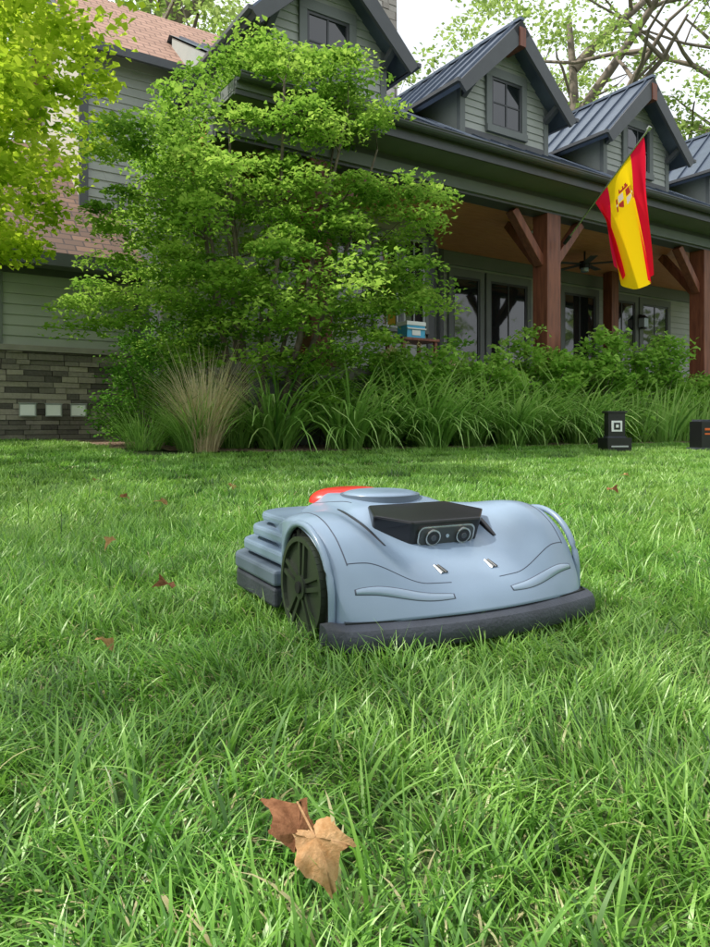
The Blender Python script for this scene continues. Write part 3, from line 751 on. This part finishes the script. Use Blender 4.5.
# ------------------------------------------------------------------ fallen leaves
def maple_leaf_mesh(name,mat,seed,curl=.5):
    r=random.Random(seed); lobes=[(-150,.42),(-118,.58),(-95,.50),(-62,.95),(-40,.66),(-14,.78),(0,1.12),(14,.78),(40,.66),(62,.95),(95,.50),(118,.58),(150,.42),(180,.22)]
    pts=[]
    for k,(a,d) in enumerate(lobes):
        a=math.radians(a+r.uniform(-6,6)); d*=r.uniform(.85,1.1); pts.append((d*math.sin(a),d*math.cos(a)+.05))
    fine=[]
    for k in range(len(pts)):
        p=pts[k]; q=pts[(k+1)%len(pts)]
        for t in (0,.25,.5,.75):
            j_=.045 if t else 0; fine.append((p[0]*(1-t)+q[0]*t+r.uniform(-j_,j_),p[1]*(1-t)+q[1]*t+r.uniform(-j_,j_)))
    rings=[0,.17,.34,.5,.67,.84,1]; V=[(0,0,0)];n=len(fine)
    for q in rings[1:]:
        for (a,b) in fine: V.append((a*q,b*q,0))
    F=[(0,1+k,1+(k+1)%n) for k in range(n)]
    Q=[]
    for g in range(5):
        for k in range(n): Q.append((1+g*n+k,1+(g+1)*n+k,1+(g+1)*n+(k+1)%n,1+g*n+(k+1)%n))
    V2=[]
    ph=r.uniform(0,6)
    for (a,b,_) in V:
        rr_=math.hypot(a,b); an=math.atan2(a,b)
        z=curl*(.55*a*a-.18*b*b-.30*rr_**3)+.13*rr_*math.sin(an*3+ph)+.07*rr_*rr_*math.sin(an*7+ph*2)
        z-= .08*abs(math.sin(an*2.9))*rr_
        V2.append((a*(1-.18*curl*abs(a)),b,z))
    me=bpy.data.meshes.new(name)
    b0=len(V2); st=[(0,0,0),(0.02,-.35,.03),(.06,-.8,.12)]
    for p in st: V2+= [(p[0]-.022,p[1],p[2]+.004),(p[0]+.022,p[1],p[2]+.004)]
    S=[(b0,b0+1,b0+3,b0+2),(b0+2,b0+3,b0+5,b0+4)]
    me.from_pydata(V2,[],F+Q+S); me.materials.append(mat); me.update()
    me.polygons.foreach_set('use_smooth',np.ones(len(me.polygons),dtype=bool))
    return me
def leafmat(n,c1,c2,tr=.3):
    m=bpy.data.materials.new(n); m.use_nodes=True; nt=m.node_tree; nt.nodes.clear(); out=N(nt,'ShaderNodeOutputMaterial')
    tc=N(nt,'ShaderNodeTexCoord'); no=N(nt,'ShaderNodeTexNoise'); no.inputs['Scale'].default_value=3; no.inputs['Detail'].default_value=8; no.inputs['Roughness'].default_value=.7
    nt.links.new(tc.outputs['Object'],no.inputs[0]); col=ramp(nt,no.outputs['Fac'],[(.32,c1),(.66,c2)])
    d=N(nt,'ShaderNodeBsdfDiffuse'); t=N(nt,'ShaderNodeBsdfTranslucent'); mx=N(nt,'ShaderNodeMixShader'); mx.inputs[0].default_value=tr
    bp=N(nt,'ShaderNodeBump'); bp.inputs['Strength'].default_value=.5; bp.inputs['Distance'].default_value=.05
    nt.links.new(no.outputs['Fac'],bp.inputs['Height']); nt.links.new(bp.outputs[0],d.inputs['Normal'])
    nt.links.new(col,d.inputs[0]); nt.links.new(col,t.inputs[0]); nt.links.new(d.outputs[0],mx.inputs[1]); nt.links.new(t.outputs[0],mx.inputs[2]); nt.links.new(mx.outputs[0],out.inputs[0])
    return m
LM1=leafmat('dry_leaf',(0.50,0.25,0.10),(0.80,0.50,0.27),.25); LM2=leafmat('dry_leaf_dark',(0.20,0.085,0.045),(0.46,0.22,0.12))
lm1=maple_leaf_mesh('leafA',LM1,1,1.3); lm2=maple_leaf_mesh('leafB',LM2,2,1.5); lm3=maple_leaf_mesh('leafC',LM1,3,.8)
add_obj('fallen_leaf',lm1,None,(-.034,.612,.097),(math.radians(-34),math.radians(14),math.radians(205)),scale=(.042,.040,.048))
add_obj('fallen_leaf',lm2,None,(-.050,.628,.092),(math.radians(55),math.radians(-25),math.radians(40)),scale=(.036,.036,.045))
for (x,y,z,s,mm) in ((-.92,3.45,.075,.05,lm1),(-.45,1.72,.07,.042,lm2),(-1.75,4.85,.08,.05,lm3),(-.80,2.35,.075,.035,lm3),(1.45,4.05,.09,.055,lm2),(-1.2,3.7,.08,.05,lm2),(-.75,4.4,.08,.05,lm1),(-.46,1.3,.06,.03,lm1),(1.95,5.1,.09,.05,lm3)):
    add_obj('fallen_leaf',mm,None,(x,y,z),(random.uniform(-.7,.7),random.uniform(-.7,.7),random.uniform(0,6)),scale=(s,s,s))

# ------------------------------------------------------------------ robot mower
RM=empty('robot_lawn_mower',(.272,1.418,.0),math.radians(28))
RM.scale=(1.06,1.0,1.02)
ST=np.array([
[0.000,.262,.082,.080],
[0.010,.276,.100,.100],
[0.030,.284,.119,.137],
[0.060,.289,.138,.184],
[0.100,.292,.157,.224],
[0.150,.294,.176,.250],
[0.200,.294,.195,.261],
[0.250,.293,.220,.261],
[0.300,.289,.243,.255],
[0.340,.282,.255,.248],
[0.400,.262,.264,.236],
[0.480,.245,.270,.226],
[0.560,.232,.268,.215],
[0.620,.215,.250,.195],
[0.660,.195,.215,.165],
[0.690,.165,.150,.120]])
LYs=np.linspace(0,.69,231)
def sm(col,k=5):
    y=np.interp(LYs,ST[:,0],ST[:,col]); ker=np.hanning(2*k+3)[1:-1]; ker/=ker.sum()
    yp=np.pad(y,k,mode='reflect',reflect_type='odd'); return np.convolve(yp,ker,'valid')
Wd,Zc,Zf=sm(1),sm(2,7),sm(3,9)
WC,WR=.215,.130
def sstep(a,b,x):
    t=np.clip((x-a)/(b-a),0,1); return t*t*(3-2*t)
def surf(q,ly):
    w=np.interp(ly,LYs,Wd); zc=np.interp(ly,LYs,Zc); zf=np.interp(ly,LYs,Zf); r=abs(q)
    zt=zc+(zf-zc)*sstep(.36,.80,r)-.008*math.exp(-((r-.50)/.07)**2)*float(sstep(.20,.32,ly))
    z=zt-.022*(1-math.sqrt(max(0,1-r**9)))
    y=ly+.045*r*r*(1-ly/.69)
    return Vector((q*w,y,z))
nr=46; kr=np.sin(np.linspace(0,np.pi/2,nr))
qs=np.concatenate([-kr[::-1],kr[1:]])
nsd=6
V=[];cols=len(qs)+2*nsd
for ly in LYs:
    row=[tuple(surf(q,ly)) for q in qs]
    def side_(p):
        yy=p[1]; d=yy-WC
        zb_=.066 if abs(d)>WR else .112+math.sqrt(WR*WR-d*d)
        zb_=min(zb_,p[2]-.004)
        return [(p[0]*(1.0+.012*(k/nsd)),yy,p[2]+(zb_-p[2])*k/nsd) for k in range(1,nsd+1)]
    V+=side_(row[0])[::-1]+row+side_(row[-1])
F=[]
for a in range(len(LYs)-1):
    for b in range(cols-1): F.append((a*cols+b,a*cols+b+1,(a+1)*cols+b+1,(a+1)*cols+b))
me=fast_mesh('shell',V,F,M['shell'],smooth=True)
o=add_obj('shell',me,RM); sd=o.modifiers.new('s','SOLIDIFY'); sd.thickness=.005; sd.offset=-1
for sg in (-1,1):
    Vt=[];Ft=[]; pts=[]
    for k in range(27):
        a=math.pi*k/26; y=WC-math.cos(a)*(WR+.001); z=.112+math.sin(a)*(WR+.001)
        w=np.interp(y,LYs,Wd); pts.append((sg*(w*1.012+.001),y,min(z,.252)))
    pts=[(pts[0][0],pts[0][1],.072)]+pts
    tube(Vt,Ft,pts,[.007]*len(pts),8)
    add_obj('wheel_arch_trim',fast_mesh('lip',Vt,Ft,M['shell'],smooth=True),RM)
mb=MB(); mb.box(-.20,.20,.05,.64,.05,.11,M['black']); mb.box(-.215,.215,.15,.36,.08,.155,M['black']); mb.box(-.19,.19,.33,.62,.10,.20,M['black'])
mb.obj('chassis',RM)
def outline(w,y0,y1,rad,n=8):
    pts=[(-w,y0),(w,y0)]
    for k in range(n+1):
        a=math.pi/2*k/n; pts.append((w-rad+rad*math.cos(a),y1-rad+rad*math.sin(a)))
    for k in range(n+1):
        a=math.pi/2+math.pi/2*k/n; pts.append((-w+rad+rad*math.cos(a),y1-rad+rad*math.sin(a)))
    return pts
mb=MB()
for (w,y0,y1,z0,z1,mt) in ((.302,.358,.700,.042,.086,M['grey']),(.304,.356,.705,.089,.124,M['shell2']),(.287,.352,.690,.133,.160,M['shell']),(.270,.35,.672,.170,.195,M['shell']),(.253,.36,.655,.205,.226,M['shell'])):
    mb.prism(outline(w,y0,y1,.10),z0,z1,mt)
mb.prism(outline(.245,.362,.645,.10),.06,.20,M['shell2'])
mb.obj('tail_steps',RM,bevel=.007)
Vt=[];Ft=[];prof=[(-.006,.030),(-.018,.034),(-.024,.044),(-.024,.062),(-.018,.072),(-.006,.077),(.012,.080),(.016,.030)]
nb_=60; n=len(prof)
for k in range(nb_+1):
    q=-1+2*k/nb_; x=.312*q
    y=.052*q*q+.035*max(0,(abs(q)-.9)/.1)**2
    sc=1 if abs(q)<.97 else .72+.28*(1-abs(q))/.03
    for (dy,z) in prof: Vt.append((x,y+dy,.056+(z-.056)*sc))
for k in range(nb_):
    for g in range(n): Ft.append((k*n+g,k*n+(g+1)%n,(k+1)*n+(g+1)%n,(k+1)*n+g))
me=bpy.data.meshes.new('bumper'); me.from_pydata(Vt,[],Ft+[tuple(range(n)),tuple(range(nb_*n,nb_*n+n))[::-1]]); me.materials.append(M['grey'])
bm=bmesh.new(); bm.from_mesh(me); bmesh.ops.recalc_face_normals(bm,faces=bm.faces); bm.to_mesh(me); bm.free()
me.polygons.foreach_set('use_smooth',np.ones(len(me.polygons),dtype=bool)); me.update()
try: me.set_sharp_from_angle(angle=math.radians(32))
except Exception: pass
add_obj('bumper',me,RM)
mb=MB()
pp=[(.285*q,.045*q*q+.004) for q in np.linspace(-1,1,25)]
mb.prism(pp+[(.27,.10),(-.27,.10)],.05,.0815,M['black']); mb.obj('nose_gap',RM)
def wheel(mb,cx_,cy_,R,wd,sg):
    ax=(1,0,0)
    mb.cyl((cx_,cy_,R),ax,R-.010,wd,M['rubber'],48)
    for k in range(26):
        a=2*math.pi*k/26
        for (off,da) in ((-wd*.25,0),(wd*.25,math.pi/26)):
            c=Vector((cx_+off,cy_+(R-.006)*math.cos(a+da),R+(R-.006)*math.sin(a+da)))
            t=Vector((0,-math.sin(a+da),math.cos(a+da))); r_=Vector((0,math.cos(a+da),math.sin(a+da)))
            hx=Vector((wd*.26,0,0)); vs=[]
            for (i1,i2,i3) in ((-1,-1,-1),(1,-1,-1),(1,1,-1),(-1,1,-1),(-1,-1,1),(1,-1,1),(1,1,1),(-1,1,1)):
                vs.append(c+hx*i1+t*i2*.0065+r_*i3*.006+t*(i1*.003))
            mb.add(vs,[(0,3,2,1),(4,5,6,7),(0,1,5,4),(1,2,6,5),(2,3,7,6),(3,0,4,7)],M['rubber'])
    xo=cx_+sg*(wd/2)
    mb.cyl((xo+sg*.003,cy_,R),ax,R-.017,.006,M['hub'],48)
    mb.cyl((xo+sg*.008,cy_,R),ax,.024,.016,M['hub'],24)
    mb.cyl((xo+sg*.014,cy_,R),ax,.012,.012,M['rubber'],18)
    for k in range(40):
        a=2*math.pi*k/40; b=2*math.pi*(k+1)/40; r=R-.021
        mb.beam((xo+sg*.010,cy_+r*math.cos(a),R+r*math.sin(a)),(xo+sg*.010,cy_+r*math.cos(b),R+r*math.sin(b)),.010,.009,M['hub'],up=(1,0,0))
    for k in range(5):
        a=2*math.pi*k/5+.35
        for da in (-.13,.13):
            mb.beam((xo+sg*.009,cy_+.022*math.cos(a+da*3),R+.022*math.sin(a+da*3)),(xo+sg*.009,cy_+(R-.022)*math.cos(a+da),R+(R-.022)*math.sin(a+da)),.009,.007,M['hub'],up=(1,0,0))
for sg in (-1,1):
    mb=MB(); wheel(mb,sg*.256,WC,.117,.066,sg); mb.obj('drive_wheel',RM)
mb=MB()
for sg in (-1,1): mb.cyl((sg*.13,.10,.045),(1,0,0),.045,.035,M['rubber'],24)
mb.obj('front_casters',RM,smooth=True)
# camera housing: low black visor set back on the hood
OX=.012
mb=MB()
vs=[(-.080,.188,.172),(.080,.188,.172),(.134,.255,.212),(.100,.345,.240),(-.100,.345,.240),(-.134,.255,.212)]
vt=[(-.086,.168,.2375),(.086,.168,.2375),(.142,.235,.2470),(.102,.335,.2580),(-.102,.335,.2580),(-.142,.235,.2470)]
vs=[(a+OX,b,c) for a,b,c in vs]; vt=[(a+OX,b,c) for a,b,c in vt]
mb.add(vs+vt,[(5,4,3,2,1,0),(6,7,8,9,10,11)]+[(i,(i+1)%6,6+(i+1)%6,6+i) for i in range(6)],M['black'])
mb.obj('camera_visor',RM,bevel=.005)
upv=Vector((0,-.020,.0655)).normalized(); fn=Vector((0,-.0655,-.020)).normalized(); ctr=Vector((OX,.1785,.2050))
mb=MB()
def rrect(cx0,cz0,w,h,d0,d1,mat,rad,n=7):
    pts=[]
    for (sx,sy,a0) in ((1,1,0),(-1,1,90),(-1,-1,180),(1,-1,270)):
        for k in range(n+1):
            a=math.radians(a0+90*k/n); pts.append((cx0+sx*(w/2-rad)+rad*math.cos(a),cz0+sy*(h/2-rad)+rad*math.sin(a)))
    m_=len(pts); vs=[ctr+Vector((p[0],0,0))+upv*p[1]+fn*d0 for p in pts]+[ctr+Vector((p[0],0,0))+upv*p[1]+fn*d1 for p in pts]
    mb.add(vs,[tuple(range(m_)),tuple(range(m_,2*m_))]+[(i,(i+1)%m_,m_+(i+1)%m_,m_+i) for i in range(m_)],mat)
# corner arcs need mirrored sweep per quadrant: build the outline explicitly
def rrect(cx0,cz0,w,h,d0,d1,mat,rad,n=7):
    pts=[]
    for (sx,sy,a0) in ((1,1,0),(-1,1,90),(-1,-1,180),(1,-1,270)):
        ox=cx0+sx*(w/2-rad); oz=cz0+sy*(h/2-rad)
        for k in range(n+1):
            a=math.radians(a0+90*k/n); pts.append((ox+rad*math.cos(a),oz+rad*math.sin(a)))
    m_=len(pts); vs=[ctr+Vector((p[0],0,0))+upv*p[1]+fn*d0 for p in pts]+[ctr+Vector((p[0],0,0))+upv*p[1]+fn*d1 for p in pts]
    mb.add(vs,[tuple(range(m_)),tuple(range(m_,2*m_))]+[(i,(i+1)%m_,m_+(i+1)%m_,m_+i) for i in range(m_)],mat)
rrect(0,0,.142,.046,-.002,.006,M['chrome'],.016)
rrect(0,0,.133,.038,.0055,.008,M['frame'],.012)
for sx in (-.038,.038):
    c=ctr+Vector((sx,0,0))
    mb.cyl(c+fn*.010,fn,.0180,.008,M['chrome'],28); mb.cyl(c+fn*.0125,fn,.0146,.006,M['black'],28); mb.cyl(c+fn*.0150,fn,.0085,.003,M['glass'],24,r2=.0065)
mb.cyl(ctr+fn*.009,fn,.004,.003,M['lens'],12)
mb.obj('stereo_camera',RM,smooth=True)
def dome(mb,cx_,cy_,cz_,R,h,mat,n=40,m_=8,ys=1):
    vs=[];fs=[]
    for j_ in range(m_+1):
        a=math.pi/2*j_/m_; r=R*math.cos(a)**.55 if j_<m_ else 0.0005; z=cz_+h*math.sin(a)
        for k in range(n): vs.append((cx_+r*math.cos(2*math.pi*k/n),cy_+ys*r*math.sin(2*math.pi*k/n),z))
    for j_ in range(m_):
        for k in range(n): fs.append((j_*n+k,j_*n+(k+1)%n,(j_+1)*n+(k+1)%n,(j_+1)*n+k))
    fs.append(tuple(range(m_*n,m_*n+n)))
    mb.add(vs,fs,mat)
mb=MB(); mb.cyl((0.0,.445,.262),(0,0,1),.096,.02,M['shell2'],48); dome(mb,0,.445,.270,.090,.012,M['shell']); mb.obj('top_cap',RM,smooth=True)
mb=MB(); dome(mb,-.015,.585,.242,.108,.036,M['red'],ys=.62); dome(mb,-.015,.57,.262,.05,.016,M['red'],ys=.6); mb.obj('stop_button',RM,smooth=True)
def ribbon(name,path,width,mat,off=.0025,thick=.003):
    V=[];F=[]
    P=[]
    for (q,ly,wf) in path:
        p=surf(q,ly); du=(surf(min(q+.01,.999),ly)-surf(max(q-.01,-.999),ly)); dv=(surf(q,ly+.004)-surf(q,max(ly-.004,0)))
        nrm=du.cross(dv).normalized()
        if nrm.z<0: nrm=-nrm
        P.append((p,nrm,wf))
    for i,(p,nm,wf) in enumerate(P):
        d=(P[min(i+1,len(P)-1)][0]-P[max(i-1,0)][0]).normalized(); sd_=nm.cross(d).normalized()
        w=width*wf/2
        V+= [tuple(p-sd_*w-nm*thick),tuple(p-sd_*w*.85+nm*off),tuple(p+sd_*w*.85+nm*off),tuple(p+sd_*w-nm*thick)]
    for i in range(len(P)-1):
        for g in range(3): F.append((i*4+g,i*4+g+1,(i+1)*4+g+1,(i+1)*4+g))
    add_obj(name,fast_mesh(name,V,F,mat,smooth=False),RM)
for sg in (-1,1):
    n=26
    ribbon('vent_slot',[(sg*(.47+.07*t),.165+.20*t,max(.08,math.sin(math.pi*min(1,t*.9+.08))**.6)) for t in np.linspace(0,1,n)],.018,M['black'],.0016)
    ribbon('lamp_surround',[(sg*(.24+.67*t),.0225+.008*t,max(.1,math.sin(math.pi*(.05+.91*t))**.30)) for t in np.linspace(0,1,n)],.0235,M['seam'],.0003)
    ribbon('lamp_cover',[(sg*(.25+.65*t),.0225+.008*t,max(.1,math.sin(math.pi*(.06+.9*t))**.35)) for t in np.linspace(0,1,n)],.0205,M['edge'],.0006)
    ribbon('panel_seam',[(sg*(.90-.02*t),.06+.30*t,1) for t in np.linspace(0,1,40)],.0026,M['seam'],.0006)
    ribbon('panel_seam',[(sg*(.40+.14*math.sin(t*1.4)),.38+.20*t,1) for t in np.linspace(0,1,30)],.0024,M['seam'],.0006)
    ribbon('hood_crease',[(sg*(.20+.70*t),.050+.012*t,1) for t in np.linspace(0,1,30)],.0020,M['seam'],.0005)
    ribbon('charging_contact',[(sg*.21+.0-.012*t,.075+.024*t,1-.5*t) for t in np.linspace(0,1,6)],.011,M['chrome'],.003)
    ribbon('charging_contact',[(sg*.21+.031-.020*t,.075+.024*t,1-.5*t) for t in np.linspace(0,1,6)],.006,M['frame'],.0035)

# ------------------------------------------------------------------ light & camera
elev=math.radians(54); saz=math.atan2(-.85,-.15)   # sun high on the left
sdv=Vector((math.sin(saz)*math.cos(elev),math.cos(saz)*math.cos(elev),math.sin(elev)))
w=bpy.data.worlds.new('World'); SC.world=w; w.use_nodes=True; nt=w.node_tree
sky=nt.nodes.new('ShaderNodeTexSky'); sky.sky_type='NISHITA'; sky.sun_disc=False; sky.sun_elevation=elev; sky.sun_rotation=saz
sky.air_density=1.0; sky.dust_density=3.0; sky.ozone_density=1.0
tc=nt.nodes.new('ShaderNodeTexCoord'); no=nt.nodes.new('ShaderNodeTexNoise'); no.inputs['Scale'].default_value=2.2; no.inputs['Detail'].default_value=6
nt.links.new(tc.outputs['Generated'],no.inputs['Vector'])
cr=nt.nodes.new('ShaderNodeValToRGB'); cr.color_ramp.elements[0].position=.3; cr.color_ramp.elements[0].color=(.6,.6,.6,1); cr.color_ramp.elements[1].position=.65; cr.color_ramp.elements[1].color=(.95,.95,.95,1)
nt.links.new(no.outputs['Fac'],cr.inputs[0])
mx=nt.nodes.new('ShaderNodeMix'); mx.data_type='RGBA'; nt.links.new(cr.outputs[0],mx.inputs['Factor']); nt.links.new(sky.outputs[0],mx.inputs[6]); mx.inputs[7].default_value=(8.7,9.0,9.4,1)
nt.links.new(mx.outputs[2],nt.nodes['Background'].inputs[0]); nt.nodes['Background'].inputs[1].default_value=.15
L=bpy.data.lights.new('sun','SUN'); L.energy=4.8; L.angle=math.radians(.8); L.color=(1,.95,.87)
lo=bpy.data.objects.new('sun',L); SC.collection.objects.link(lo); lo.rotation_euler=sdv.to_track_quat('Z','Y').to_euler()
cam=bpy.data.cameras.new('camera'); co=bpy.data.objects.new('camera',cam); SC.collection.objects.link(co); SC.camera=co
co.location=(0,0,.45); co.rotation_euler=(math.radians(90),0,0)
cam.sensor_fit='VERTICAL'; cam.sensor_height=36; cam.lens=715/947*36; cam.shift_y=-48.5/947
cam.clip_start=.02; cam.clip_end=1500
SC.view_settings.view_transform='Standard'; SC.view_settings.look='None'; SC.view_settings.exposure=0
